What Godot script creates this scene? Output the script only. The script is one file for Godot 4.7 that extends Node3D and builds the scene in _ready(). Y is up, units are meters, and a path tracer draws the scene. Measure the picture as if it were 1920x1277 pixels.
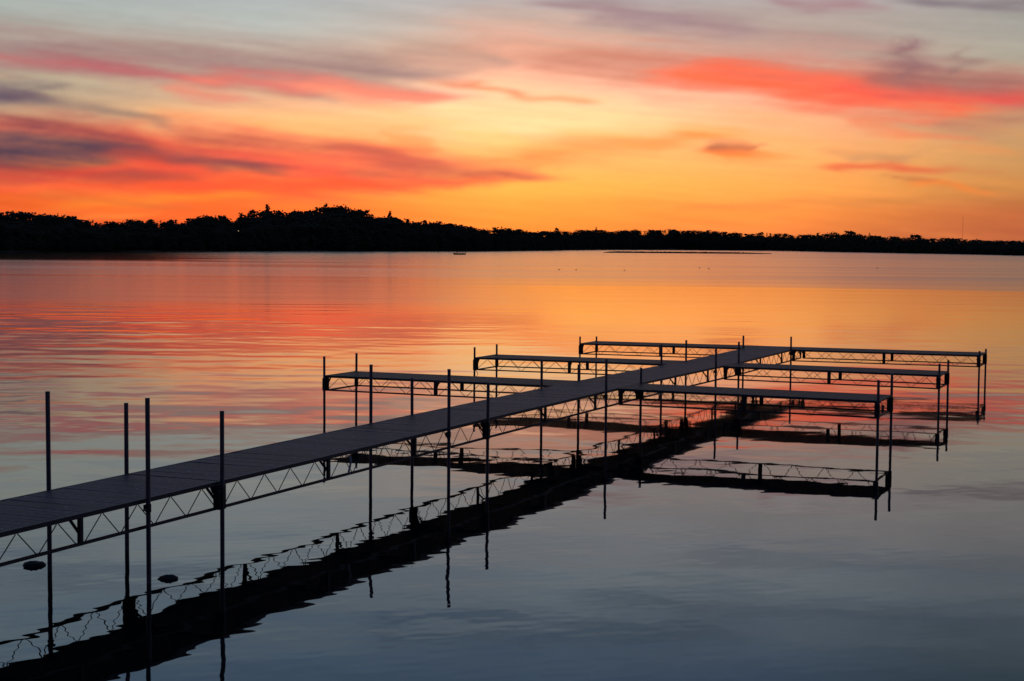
extends Node3D
# A lake at dusk: a pipe dock of truss sections with six fingers, a wooded far shore, a fishing boat, ducks.
# Bearings are kept in 1/3002 radian (U) right of north (-z); heights above the horizon likewise.

const U := 3002.15
const EYE := 3.43
const DOCK_TURN := 0.4032
const SAMPLES_SKY := 4096

# clouds of the evening sky: colour, opacity, crispness, points of (bearing, elevation, half width) in degrees
const CLOUDS := [
	["ab8a84", 0.85, 0.9, [Vector3(-22.12, 6.47, 0.50), Vector3(-17.73, 6.49, 0.65), Vector3(-14.21, 6.38, 0.69), Vector3(-10.57, 6.31, 0.73), Vector3(-6.84, 6.14, 0.65), Vector3(-3.81, 6.08, 0.38), Vector3(-1.14, 6.26, 0.19)]],
	["8f7074", 0.45, 1.2, [Vector3(-22.12, 6.42, 0.38), Vector3(-17.73, 6.45, 0.46), Vector3(-15.63, 6.29, 0.38), Vector3(-13.12, 6.12, 0.19)]],
	["c4686a", 0.75, 0.9, [Vector3(-20.46, 6.22, 0.11), Vector3(-17.39, 6.20, 0.19), Vector3(-15.45, 6.11, 0.25), Vector3(-13.31, 5.97, 0.27), Vector3(-11.67, 5.83, 0.23), Vector3(-9.08, 5.72, 0.23), Vector3(-6.46, 5.55, 0.23), Vector3(-3.81, 5.33, 0.19), Vector3(-1.14, 5.17, 0.10)]],
	["e08070", 0.80, 1.4, [Vector3(-11.85, 5.79, 0.13), Vector3(-9.08, 5.79, 0.17), Vector3(-6.46, 5.56, 0.21), Vector3(-4.57, 5.35, 0.21), Vector3(-2.48, 5.23, 0.10)]],
	["e38a78", 0.75, 1.4, [Vector3(-12.03, 5.47, 0.11), Vector3(-10.75, 5.23, 0.21), Vector3(-9.46, 5.07, 0.10)]],
	["f59a78", 0.60, 1.2, [Vector3(-7.59, 5.64, 0.11), Vector3(-5.71, 5.37, 0.27), Vector3(-3.81, 5.25, 0.23), Vector3(-2.10, 5.21, 0.08)]],
	["6e5c68", 0.90, 1.8, [Vector3(-22.12, 5.16, 0.31), Vector3(-18.77, 5.08, 0.29), Vector3(-17.39, 5.03, 0.25), Vector3(-16.34, 4.95, 0.23), Vector3(-15.45, 4.91, 0.11)]],
	["9a7d72", 0.60, 1.3, [Vector3(-16.51, 4.84, 0.23), Vector3(-15.45, 4.69, 0.23), Vector3(-14.21, 4.51, 0.17), Vector3(-13.12, 4.24, 0.10), Vector3(-11.85, 3.94, 0.06)]],
	["cf5a4e", 0.85, 1.3, [Vector3(-22.12, 4.21, 0.38), Vector3(-17.73, 4.07, 0.29), Vector3(-16.34, 3.97, 0.27), Vector3(-14.56, 3.80, 0.31), Vector3(-12.76, 3.51, 0.23), Vector3(-10.93, 3.32, 0.15)]],
	["e4604a", 0.92, 1.2, [Vector3(-15.45, 3.55, 0.19), Vector3(-13.31, 3.35, 0.50), Vector3(-11.49, 3.12, 0.73), Vector3(-9.08, 2.94, 0.76), Vector3(-6.84, 2.79, 0.73), Vector3(-4.57, 2.63, 0.57), Vector3(-2.48, 2.50, 0.27)]],
	["b8604f", 0.70, 1.2, [Vector3(-12.40, 4.04, 0.11), Vector3(-10.93, 3.73, 0.19), Vector3(-9.08, 3.54, 0.25), Vector3(-6.84, 3.45, 0.25), Vector3(-5.33, 3.32, 0.23), Vector3(-3.43, 3.11, 0.19), Vector3(-1.14, 2.97, 0.10)]],
	["5e4654", 1.00, 1.8, [Vector3(-22.77, 3.34, 0.84), Vector3(-19.11, 3.24, 0.76), Vector3(-17.73, 3.13, 0.69), Vector3(-16.16, 3.12, 0.65), Vector3(-14.74, 3.02, 0.53), Vector3(-13.49, 2.90, 0.27)]],
	["8a4c50", 0.85, 1.5, [Vector3(-15.10, 3.34, 0.31), Vector3(-13.12, 3.17, 0.31), Vector3(-11.67, 2.90, 0.27), Vector3(-10.20, 2.68, 0.21), Vector3(-8.71, 2.57, 0.13), Vector3(-6.84, 2.45, 0.06)]],
	["d04a40", 0.92, 1.4, [Vector3(-22.77, 2.29, 0.34), Vector3(-19.11, 2.27, 0.29), Vector3(-17.73, 2.23, 0.27), Vector3(-15.98, 2.19, 0.25), Vector3(-14.21, 2.26, 0.27), Vector3(-12.40, 2.44, 0.31), Vector3(-10.57, 2.39, 0.15)]],
	["f2563e", 0.80, 1.3, [Vector3(-15.10, 2.46, 0.15), Vector3(-13.49, 2.75, 0.27), Vector3(-12.40, 2.77, 0.27), Vector3(-10.20, 2.40, 0.15)]],
	["a04e48", 0.80, 1.4, [Vector3(-15.98, 1.93, 0.08), Vector3(-14.21, 2.09, 0.15), Vector3(-13.12, 2.28, 0.17), Vector3(-11.85, 2.26, 0.13), Vector3(-10.01, 2.20, 0.06)]],
	["fb5f38", 0.90, 1.2, [Vector3(-21.13, 1.80, 0.11), Vector3(-15.98, 1.89, 0.15), Vector3(-12.40, 2.05, 0.21), Vector3(-8.71, 2.12, 0.27), Vector3(-4.95, 2.19, 0.27), Vector3(-1.91, 2.29, 0.19), Vector3(0.95, 2.37, 0.10)]],
	["c0644f", 0.85, 0.9, [Vector3(-6.46, 2.75, 0.23), Vector3(-4.19, 2.73, 0.44), Vector3(-2.10, 2.60, 0.32), Vector3(-0.19, 2.52, 0.25), Vector3(1.62, 2.42, 0.06)]],
	["d66a55", 0.50, 1.2, [Vector3(-7.96, 3.15, 0.15), Vector3(-4.95, 3.12, 0.27), Vector3(-1.91, 3.07, 0.19), Vector3(0.00, 3.09, 0.08)]],
	["fd9a54", 0.85, 1.1, [Vector3(-1.91, 3.07, 0.19), Vector3(0.76, 3.25, 0.38), Vector3(2.67, 3.49, 0.38), Vector3(4.57, 3.76, 0.34), Vector3(6.46, 3.93, 0.25), Vector3(8.90, 3.99, 0.11)]],
	["fb8f55", 0.70, 1.2, [Vector3(-4.57, 3.99, 0.23), Vector3(-3.81, 3.77, 0.34), Vector3(-2.48, 3.52, 0.23)]],
	["eaa88e", 0.65, 1.0, [Vector3(-2.67, 7.22, 0.38), Vector3(0.00, 6.91, 0.88), Vector3(2.29, 6.66, 0.84), Vector3(5.33, 6.44, 0.42)]],
	["bf9c8c", 0.60, 1.1, [Vector3(-4.95, 6.59, 0.15), Vector3(-3.24, 6.84, 0.31), Vector3(-1.91, 6.78, 0.34), Vector3(0.38, 6.54, 0.19)]],
	["cc8a74", 0.75, 1.3, [Vector3(0.38, 6.80, 0.15), Vector3(2.67, 6.55, 0.31), Vector3(4.57, 6.29, 0.42), Vector3(6.65, 6.10, 0.38), Vector3(8.71, 5.97, 0.15)]],
	["dc8a68", 0.85, 1.4, [Vector3(-3.24, 5.90, 0.06), Vector3(-1.53, 5.67, 0.11), Vector3(0.00, 5.33, 0.11), Vector3(1.72, 5.13, 0.10), Vector3(3.24, 4.97, 0.04)]],
	["a4868a", 0.85, 1.2, [Vector3(0.76, 8.64, 0.15), Vector3(3.62, 8.31, 0.34), Vector3(5.52, 7.97, 0.38), Vector3(7.21, 7.74, 0.27), Vector3(8.71, 7.57, 0.10)]],
	["a57c82", 0.80, 1.4, [Vector3(8.34, 8.61, 0.10), Vector3(9.64, 8.46, 0.15), Vector3(10.93, 8.46, 0.17), Vector3(12.76, 8.27, 0.10)]],
	["877a80", 0.80, 1.3, [Vector3(13.12, 8.55, 0.11), Vector3(14.92, 8.43, 0.15), Vector3(16.51, 8.34, 0.19), Vector3(19.11, 8.17, 0.19), Vector3(22.44, 7.99, 0.23)]],
	["b49a94", 0.50, 1.0, [Vector3(6.08, 8.01, 0.19), Vector3(8.34, 7.69, 0.50), Vector3(11.30, 7.20, 0.46), Vector3(13.85, 6.97, 0.19)]],
	["ba6e66", 0.85, 1.2, [Vector3(6.27, 6.47, 0.15), Vector3(8.34, 6.20, 0.31), Vector3(10.93, 5.84, 0.46), Vector3(13.49, 5.58, 0.57), Vector3(15.63, 5.44, 0.50), Vector3(17.73, 5.32, 0.42), Vector3(22.44, 5.03, 0.46)]],
	["dc7a68", 0.50, 0.6, [Vector3(3.62, 6.52, 0.31), Vector3(6.46, 6.28, 0.65), Vector3(9.27, 5.93, 0.80), Vector3(12.40, 5.49, 0.84), Vector3(15.63, 5.11, 0.69), Vector3(18.77, 4.91, 0.50)]],
	["fd7350", 0.95, 1.0, [Vector3(4.57, 6.33, 0.11), Vector3(6.08, 6.17, 0.27), Vector3(7.96, 6.01, 0.36), Vector3(9.83, 5.70, 0.40), Vector3(11.67, 5.35, 0.38), Vector3(13.49, 5.03, 0.32), Vector3(15.28, 4.75, 0.21), Vector3(16.51, 4.58, 0.10)]],
	["ec5a50", 0.75, 0.9, [Vector3(9.83, 5.81, 0.15), Vector3(12.40, 5.49, 0.29), Vector3(14.92, 5.19, 0.27), Vector3(17.73, 5.07, 0.29), Vector3(22.44, 4.78, 0.38)]],
	["946c70", 0.75, 1.1, [Vector3(13.49, 5.84, 0.42), Vector3(13.67, 6.31, 0.34), Vector3(13.95, 6.82, 0.25), Vector3(14.13, 7.29, 0.10)]],
	["967670", 0.60, 1.1, [Vector3(15.10, 5.99, 0.19), Vector3(15.56, 6.42, 0.17), Vector3(15.95, 6.81, 0.08)]],
	["9c6a66", 0.55, 1.1, [Vector3(11.30, 5.91, 0.15), Vector3(13.49, 5.88, 0.34), Vector3(15.63, 5.73, 0.27), Vector3(17.73, 5.57, 0.23)]],
	["b87a62", 0.60, 1.2, [Vector3(15.28, 4.49, 0.11), Vector3(16.51, 4.40, 0.23), Vector3(17.91, 4.49, 0.23), Vector3(20.79, 4.47, 0.19)]],
	["a8604a", 0.80, 1.6, [Vector3(7.14, 3.42, 0.08), Vector3(7.78, 3.54, 0.15), Vector3(8.34, 3.52, 0.13), Vector3(9.08, 3.50, 0.08), Vector3(9.64, 3.68, 0.04)]],
	["f8843e", 0.60, 1.2, [Vector3(7.03, 3.27, 0.10), Vector3(8.34, 3.35, 0.17), Vector3(9.83, 3.38, 0.10)]],
	["de6e48", 0.85, 1.4, [Vector3(10.38, 2.88, 0.06), Vector3(11.49, 2.82, 0.13), Vector3(12.40, 2.87, 0.13), Vector3(13.67, 2.96, 0.13), Vector3(14.56, 2.81, 0.10), Vector3(16.34, 2.82, 0.06)]],
	["c09068", 0.60, 1.2, [Vector3(10.93, 3.16, 0.08), Vector3(12.76, 3.30, 0.17), Vector3(13.85, 3.15, 0.13), Vector3(14.56, 3.07, 0.06)]],
	["b87048", 0.75, 1.4, [Vector3(13.31, 2.50, 0.04), Vector3(14.39, 2.42, 0.11), Vector3(15.19, 2.31, 0.06)]],
	["fd8a40", 0.80, 1.3, [Vector3(13.31, 2.33, 0.08), Vector3(14.92, 2.29, 0.11), Vector3(16.16, 2.05, 0.11), Vector3(17.21, 1.98, 0.06)]],
	["ee8c62", 0.70, 1.2, [Vector3(11.49, 4.53, 0.08), Vector3(13.12, 4.22, 0.17), Vector3(14.92, 3.91, 0.13), Vector3(16.16, 3.79, 0.06)]],
	["f09a5c", 0.60, 1.2, [Vector3(14.56, 3.58, 0.08), Vector3(15.98, 3.46, 0.15), Vector3(17.04, 3.31, 0.10)]],
	["cc8446", 0.45, 1.2, [Vector3(6.08, 1.38, 0.08), Vector3(9.27, 1.54, 0.11), Vector3(12.40, 1.74, 0.11), Vector3(15.98, 1.78, 0.10)]],
	["fd9430", 0.60, 1.2, [Vector3(-16.69, 1.26, 0.08), Vector3(-13.85, 1.49, 0.15), Vector3(-11.67, 1.67, 0.15), Vector3(-8.34, 1.75, 0.10)]],
	["ff8a3a", 0.60, 1.3, [Vector3(-15.28, 0.88, 0.06), Vector3(-13.67, 1.04, 0.10), Vector3(-12.58, 1.11, 0.06)]],
	["e2703c", 0.50, 1.3, [Vector3(-17.04, 1.58, 0.08), Vector3(-14.92, 1.54, 0.13), Vector3(-12.40, 1.36, 0.11), Vector3(-10.93, 1.23, 0.08)]],
	["f9c27a", 0.50, 1.0, [Vector3(-8.34, 4.27, 0.19), Vector3(-6.08, 4.23, 0.38), Vector3(-3.81, 4.27, 0.34), Vector3(-1.14, 4.22, 0.19)]],
	["ffdf9e", 0.60, 1.0, [Vector3(-2.67, 4.77, 0.23), Vector3(0.00, 4.72, 0.57), Vector3(3.05, 4.51, 0.53), Vector3(5.71, 4.63, 0.27)]],
	["ffd27c", 0.50, 1.1, [Vector3(-1.91, 3.91, 0.08), Vector3(-0.57, 3.81, 0.15), Vector3(0.95, 3.71, 0.11)]],
	["75869b", 0.30, 1.0, [Vector3(5.52, 10.51, 0.23), Vector3(10.20, 10.84, 0.38), Vector3(14.74, 11.05, 0.38), Vector3(19.95, 11.00, 0.31)]],
	["566882", 0.32, 1.0, [Vector3(1.72, 12.44, 0.27), Vector3(8.34, 12.77, 0.42), Vector3(13.85, 12.86, 0.42), Vector3(20.79, 12.49, 0.34)]],
	["586a86", 0.30, 1.0, [Vector3(-6.84, 13.42, 0.31), Vector3(-1.14, 13.96, 0.42), Vector3(4.57, 13.97, 0.42), Vector3(10.20, 13.48, 0.31)]],
	["8294a8", 0.25, 1.0, [Vector3(-9.64, 10.93, 0.27), Vector3(-4.00, 11.47, 0.38), Vector3(1.72, 11.90, 0.31)]],
	["6a7c98", 0.30, 1.0, [Vector3(-19.45, 10.74, 0.38), Vector3(-15.10, 11.47, 0.46), Vector3(-9.64, 12.19, 0.38)]],
	["b4b0b0", 0.40, 1.0, [Vector3(6.46, 9.67, 0.19), Vector3(11.12, 9.77, 0.27), Vector3(15.63, 9.84, 0.19)]],
]
# the clear air by elevation (first number, degrees) at the bearings of AIR_AT
const AIR_AT := [-180.0, -95.0, -45.0, -18.0, -9.0, 0.0, 9.0, 18.0, 45.0, 95.0, 180.0]
const AIR := [
	[-3.0, "2c2e3a 3c3640 8a4a3c c0502a d86028 e88634 d87838 a85838 74483c 3c3640 2c2e3a"],
	[0.4, "30323f 4a4450 a8543c e2562c ec602c fa9038 e08040 c06440 8a5440 4a4450 30323f"],
	[1.2, "343645 524a58 b8603c f2662c f87030 ffa040 f09444 c86c40 9a6044 524a58 343645"],
	[2.1, "36394a 564e5c be6c44 fa6e30 fe7e38 ffb850 fcac54 d08a4c a87450 564e5c 36394a"],
	[3.1, "383c4e 565260 b87458 ec7850 fc9454 ffc26e ffb468 d29a60 a88062 565260 383c4e"],
	[4.3, "3a4052 545464 ae8470 c8a080 fcbe80 fedaa0 fcbc84 c69c74 a28a78 545464 3a4052"],
	[5.4, "3b4254 505466 a48c80 bcb092 dab896 fed6ac f8c09c bea488 9c8c86 505466 3b4254"],
	[6.6, "3b4356 4c5468 9a8f8c b8b09e c6b8a6 eab89a ccaa98 b0a898 948e90 4c5468 3b4356"],
	[7.7, "3a4357 48536a 92929a acb2aa babeb8 d0b6a8 c0aca0 a8a49c 8e9098 48536a 3a4357"],
	[9.0, "394258 45526a 8c949e a6b0b0 b2b8ba b8b4b4 b4acac a4a0a0 8a909c 45526a 394258"],
	[12.3, "364058 40506a 8698a8 9cb2c0 a2b8c6 a8b8c4 a6b4c0 8e9ca8 788898 40506a 364058"],
	[15.3, "343e58 3c4c68 6c86a2 7e9cba 7c98b8 7c98b8 7690b0 5c7486 50687e 3c4c68 343e58"],
	[22.0, "313c58 374764 52708f 628098 648298 648298 608098 587490 4e6c8c 374764 313c58"],
	[40.0, "2d3856 303e5c 384c70 3e5478 3e5478 3e5478 3e5478 384c70 364a6e 303e5c 2d3856"],
	[90.0, "2c3858 2c3858 2c3858 2c3858 2c3858 2c3858 2c3858 2c3858 2c3858 2c3858 2c3858"],
]
# top of the woods on the far shore: bearing, height above the horizon
const SKYLINE := [Vector2(-1660, 52.9), Vector2(-1360, 49.3), Vector2(-1110, 55.3), Vector2(-960, 55.5), Vector2(-920, 54.8), Vector2(-875, 52.1), Vector2(-830, 50.5), Vector2(-795, 41.8), Vector2(-750, 38.1), Vector2(-705, 43.5), Vector2(-660, 39.8), Vector2(-615, 43.2), Vector2(-585, 52.4), Vector2(-560, 53.6), Vector2(-545, 54.8), Vector2(-520, 47.0), Vector2(-512, 52.0), Vector2(-490, 61.2), Vector2(-460, 64.4), Vector2(-420, 61.7), Vector2(-395, 65.9), Vector2(-360, 70.2), Vector2(-320, 74.5), Vector2(-295, 69.7), Vector2(-270, 59.9), Vector2(-240, 59.2), Vector2(-215, 51.4), Vector2(-185, 43.6), Vector2(-110, 46.2), Vector2(-70, 38.5), Vector2(-25, 30.9), Vector2(10, 35.1), Vector2(50, 29.5), Vector2(100, 30.9), Vector2(140, 34.2), Vector2(240, 33.0), Vector2(320, 34.6), Vector2(365, 34.9), Vector2(400, 30.2), Vector2(480, 30.9), Vector2(530, 27.2), Vector2(570, 27.6), Vector2(630, 30.0), Vector2(680, 26.4), Vector2(740, 24.9), Vector2(820, 21.5), Vector2(890, 19.1), Vector2(960, 17.6), Vector2(1140, 16.1), Vector2(1440, 21.4), Vector2(1840, 28.6)]
# distance of the far waterline by bearing
const SHORE := [Vector2(-2600, 420), Vector2(-1500, 560), Vector2(-960, 640), Vector2(-660, 740), Vector2(-320, 920), Vector2(-60, 1080), Vector2(60, 1400), Vector2(170, 2100), Vector2(300, 2600), Vector2(480, 2500), Vector2(600, 1900), Vector2(740, 1500), Vector2(960, 1120), Vector2(1300, 900), Vector2(2600, 600)]

var names_taken := {}
var rng := RandomNumberGenerator.new()
var mats := {}

# ------------------------------------------------------------------ helpers
func numbered(called: String) -> String:
	var n: int = names_taken.get(called, 0)
	names_taken[called] = n + 1
	return called if n == 0 else "%s_%03d" % [called, n]

func tag(o: Node, label := "", category := "", group := "", kind := "") -> Node:
	if label: o.set_meta("label", label)
	if category: o.set_meta("category", category)
	if group: o.set_meta("group", group)
	if kind: o.set_meta("kind", kind)
	return o

func thing(called: String, label: String, category: String, at: Vector3, turn := 0.0, group := "") -> Node3D:
	var o := Node3D.new()
	o.name = numbered(called)
	add_child(o)
	o.position = at
	o.rotation.y = turn
	tag(o, label, category, group)
	return o

func put(called: String, mesh: Mesh, mat: Material, parent: Node, xf := Transform3D()) -> MeshInstance3D:
	var o := MeshInstance3D.new()
	o.name = numbered(called) if parent == self else called
	o.mesh = mesh
	o.material_override = mat
	o.transform = xf
	parent.add_child(o, true)
	return o

func dup(o: Node3D, at: Vector3, turn := 0.0, label := "", group := "") -> Node3D:
	var c: Node3D = o.duplicate()
	var base := String(o.name)
	if base.length() > 4 and base.right(3).is_valid_int():
		base = base.left(-4)
	c.name = numbered(base)
	add_child(c)
	c.position = at
	c.rotation.y = turn
	tag(c, label, "", group)
	return c

func start() -> SurfaceTool:
	var st := SurfaceTool.new()
	st.begin(Mesh.PRIMITIVE_TRIANGLES)
	st.set_smooth_group(-1)
	return st

func done(st: SurfaceTool) -> ArrayMesh:
	st.generate_normals()
	return st.commit()

func quad(st: SurfaceTool, a: Vector3, b: Vector3, c: Vector3, d: Vector3) -> void:
	for p in [a, b, c, a, c, d]:
		st.add_vertex(p)

# a box between two corners, top edges chamfered by ch
func box(st: SurfaceTool, lo: Vector3, hi: Vector3, ch := 0.0) -> void:
	var a := [Vector3(lo.x, lo.y, lo.z), Vector3(hi.x, lo.y, lo.z), Vector3(hi.x, lo.y, hi.z), Vector3(lo.x, lo.y, hi.z)]
	var m := [Vector3(lo.x, hi.y - ch, lo.z), Vector3(hi.x, hi.y - ch, lo.z), Vector3(hi.x, hi.y - ch, hi.z), Vector3(lo.x, hi.y - ch, hi.z)]
	var t := [Vector3(lo.x + ch, hi.y, lo.z + ch), Vector3(hi.x - ch, hi.y, lo.z + ch), Vector3(hi.x - ch, hi.y, hi.z - ch), Vector3(lo.x + ch, hi.y, hi.z - ch)]
	for k in 4:
		var n := (k + 1) % 4
		quad(st, a[k], m[k], m[n], a[n])
		if ch > 0.0:
			quad(st, m[k], t[k], t[n], m[n])
	quad(st, t[0], t[3], t[2], t[1])
	quad(st, a[0], a[1], a[2], a[3])

# a square bar from a to b
func bar(st: SurfaceTool, a: Vector3, b: Vector3, w: float, h: float) -> void:
	var f := (b - a).normalized()
	var up := Vector3.UP if absf(f.y) < 0.9 else Vector3.RIGHT
	var r := f.cross(up).normalized() * w * 0.5
	var u := r.cross(f).normalized() * h * 0.5
	var p := [a - r - u, a + r - u, a + r + u, a - r + u]
	var q := [b - r - u, b + r - u, b + r + u, b - r + u]
	for k in 4:
		var n := (k + 1) % 4
		quad(st, p[k], p[n], q[n], q[k])
	quad(st, p[0], p[3], p[2], p[1])
	quad(st, q[0], q[1], q[2], q[3])

# a round tube along a list of points with a radius each
func tube(st: SurfaceTool, pts: Array, rad: Array, sides := 10, smooth := true) -> void:
	st.set_smooth_group(1 if smooth else -1)
	var rings := []
	for i in pts.size():
		var f: Vector3 = (pts[mini(i + 1, pts.size() - 1)] - pts[maxi(i - 1, 0)]).normalized()
		var up := Vector3.RIGHT if absf(f.y) > 0.8 else Vector3.UP
		var r := f.cross(up).normalized()
		var u := r.cross(f).normalized()
		var ring := []
		for k in sides:
			var a := TAU * k / sides
			ring.append(pts[i] + (r * cos(a) + u * sin(a)) * rad[i])
		rings.append(ring)
	for i in pts.size() - 1:
		for k in sides:
			var n := (k + 1) % sides
			quad(st, rings[i][k], rings[i][n], rings[i + 1][n], rings[i + 1][k])
	st.set_smooth_group(-1)
	for k in range(1, sides - 1):
		for p in [rings[0][0], rings[0][k + 1], rings[0][k]]:
			st.add_vertex(p)
		var e: Array = rings[-1]
		for p in [e[0], e[k], e[k + 1]]:
			st.add_vertex(p)

# a closed shape round tapered capsules [a, b, ra, rb] joined smoothly, meshed as surface nets
func nets(caps: Array, cell: float, blend: float) -> ArrayMesh:
	var lo := Vector3.INF
	var hi := -Vector3.INF
	for c in caps:
		for k in 2:
			var r: float = c[2 + k] + blend
			lo = lo.min(c[k] - Vector3.ONE * r)
			hi = hi.max(c[k] + Vector3.ONE * r)
	lo -= Vector3.ONE * cell * 2
	var n := Vector3i(((hi - lo) / cell).ceil()) + Vector3i(3, 3, 3)
	var f := PackedFloat32Array()
	f.resize(n.x * n.y * n.z)
	f.fill(1e3)
	for c in caps:
		var r := maxf(c[2], c[3]) + blend * 1.5 + cell
		var b0 := Vector3i((((c[0] as Vector3).min(c[1]) - Vector3.ONE * r - lo) / cell).floor()).clamp(Vector3i.ZERO, n - Vector3i.ONE)
		var b1 := Vector3i((((c[0] as Vector3).max(c[1]) + Vector3.ONE * r - lo) / cell).ceil()).clamp(Vector3i.ZERO, n - Vector3i.ONE)
		var ab: Vector3 = c[1] - c[0]
		var l2 := maxf(ab.length_squared(), 1e-9)
		for z in range(b0.z, b1.z + 1):
			for y in range(b0.y, b1.y + 1):
				for x in range(b0.x, b1.x + 1):
					var p := lo + Vector3(x, y, z) * cell
					var t := clampf((p - c[0]).dot(ab) / l2, 0.0, 1.0)
					var d: float = (p - c[0] - ab * t).length() - lerpf(c[2], c[3], t)
					var at := (z * n.y + y) * n.x + x
					var e := f[at]
					var h := clampf(0.5 + 0.5 * (e - d) / blend, 0.0, 1.0)
					f[at] = lerpf(e, d, h) - blend * h * (1.0 - h) if absf(e - d) < blend else minf(e, d)
	var vid := {}
	var verts := PackedVector3Array()
	var idx := PackedInt32Array()
	var offs := [0, 1, n.x, n.x + 1, n.x * n.y, n.x * n.y + 1, n.x * n.y + n.x, n.x * n.y + n.x + 1]
	for z in n.z - 1:
		for y in n.y - 1:
			for x in n.x - 1:
				var at := (z * n.y + y) * n.x + x
				var neg := 0
				for o in offs:
					if f[at + o] < 0.0: neg += 1
				if neg == 0 or neg == 8: continue
				var sum := Vector3.ZERO
				var m := 0
				for e in [[0, 1], [2, 3], [4, 5], [6, 7], [0, 2], [1, 3], [4, 6], [5, 7], [0, 4], [1, 5], [2, 6], [3, 7]]:
					var u := f[at + offs[e[0]]]
					var v := f[at + offs[e[1]]]
					if (u < 0.0) != (v < 0.0):
						var s := u / (u - v)
						var pa := Vector3(e[0] & 1, (e[0] >> 1) & 1, e[0] >> 2)
						var pb := Vector3(e[1] & 1, (e[1] >> 1) & 1, e[1] >> 2)
						sum += pa.lerp(pb, s)
						m += 1
				vid[at] = verts.size()
				verts.append(lo + (Vector3(x, y, z) + sum / m) * cell)
	var sx := 1
	var sy := n.x
	var sz := n.x * n.y
	for at in vid:
		for e in [[sx, sy, sz], [sy, sz, sx], [sz, sx, sy]]:
			var ax: int = e[0]
			var a := f[at]
			var b := f[at + ax]
			if (a < 0.0) == (b < 0.0): continue
			var i0 = vid.get(at)
			var i1 = vid.get(at - e[1])
			var i2 = vid.get(at - e[1] - e[2])
			var i3 = vid.get(at - e[2])
			if i1 == null or i2 == null or i3 == null: continue
			if a < 0.0:
				idx.append_array([i0, i2, i1, i0, i3, i2])
			else:
				idx.append_array([i0, i1, i2, i0, i2, i3])
	var st := SurfaceTool.new()
	st.begin(Mesh.PRIMITIVE_TRIANGLES)
	st.set_smooth_group(1)
	for i in idx:
		st.add_vertex(verts[i])
	st.index()
	st.generate_normals()
	return st.commit()

func table(t: Array, x: float) -> float:
	if x <= t[0].x: return t[0].y
	for i in range(1, t.size()):
		if x <= t[i].x:
			return lerpf(t[i - 1].y, t[i].y, (x - t[i - 1].x) / (t[i].x - t[i - 1].x))
	return t[-1].y

func mat(called: String, linear: Color, rough: float, metal := 0.0) -> StandardMaterial3D:
	var m := StandardMaterial3D.new()
	m.resource_name = called
	m.albedo_color = linear.linear_to_srgb()
	m.roughness = rough
	m.metallic = metal
	mats[called] = m
	return m

# a point of the lake's surface at a bearing and distance
func out_at(bearing: float, distance: float, y := 0.0) -> Vector3:
	var a := atan(bearing / U)
	return Vector3(sin(a) * distance, y, -cos(a) * distance)

# along the dock (s), across it (t, right of the near edge), height
func on_dock(s: float, t: float, y := 0.0) -> Vector3:
	var d := Vector3(sin(DOCK_TURN), 0, -cos(DOCK_TURN))
	var r := Vector3(cos(DOCK_TURN), 0, sin(DOCK_TURN))
	return d * s + r * (t - 9.674) + Vector3.UP * y

# ------------------------------------------------------------------ sky
var air_rows := []

func air(az: float, el: float) -> Color:
	var i := 0
	while i < AIR.size() - 2 and el > AIR[i + 1][0]: i += 1
	var j := 0
	while j < AIR_AT.size() - 2 and az > AIR_AT[j + 1]: j += 1
	var v := clampf((el - AIR[i][0]) / (AIR[i + 1][0] - AIR[i][0]), 0.0, 1.0)
	var u := clampf((az - AIR_AT[j]) / (AIR_AT[j + 1] - AIR_AT[j]), 0.0, 1.0)
	u = lerpf(u, u * u * (3.0 - 2.0 * u), 0.6)
	v = lerpf(v, v * v * (3.0 - 2.0 * v), 0.4)
	var a: Color = air_rows[i][j].lerp(air_rows[i][j + 1], u)
	var b: Color = air_rows[i + 1][j].lerp(air_rows[i + 1][j + 1], u)
	return a.lerp(b, v)

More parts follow.
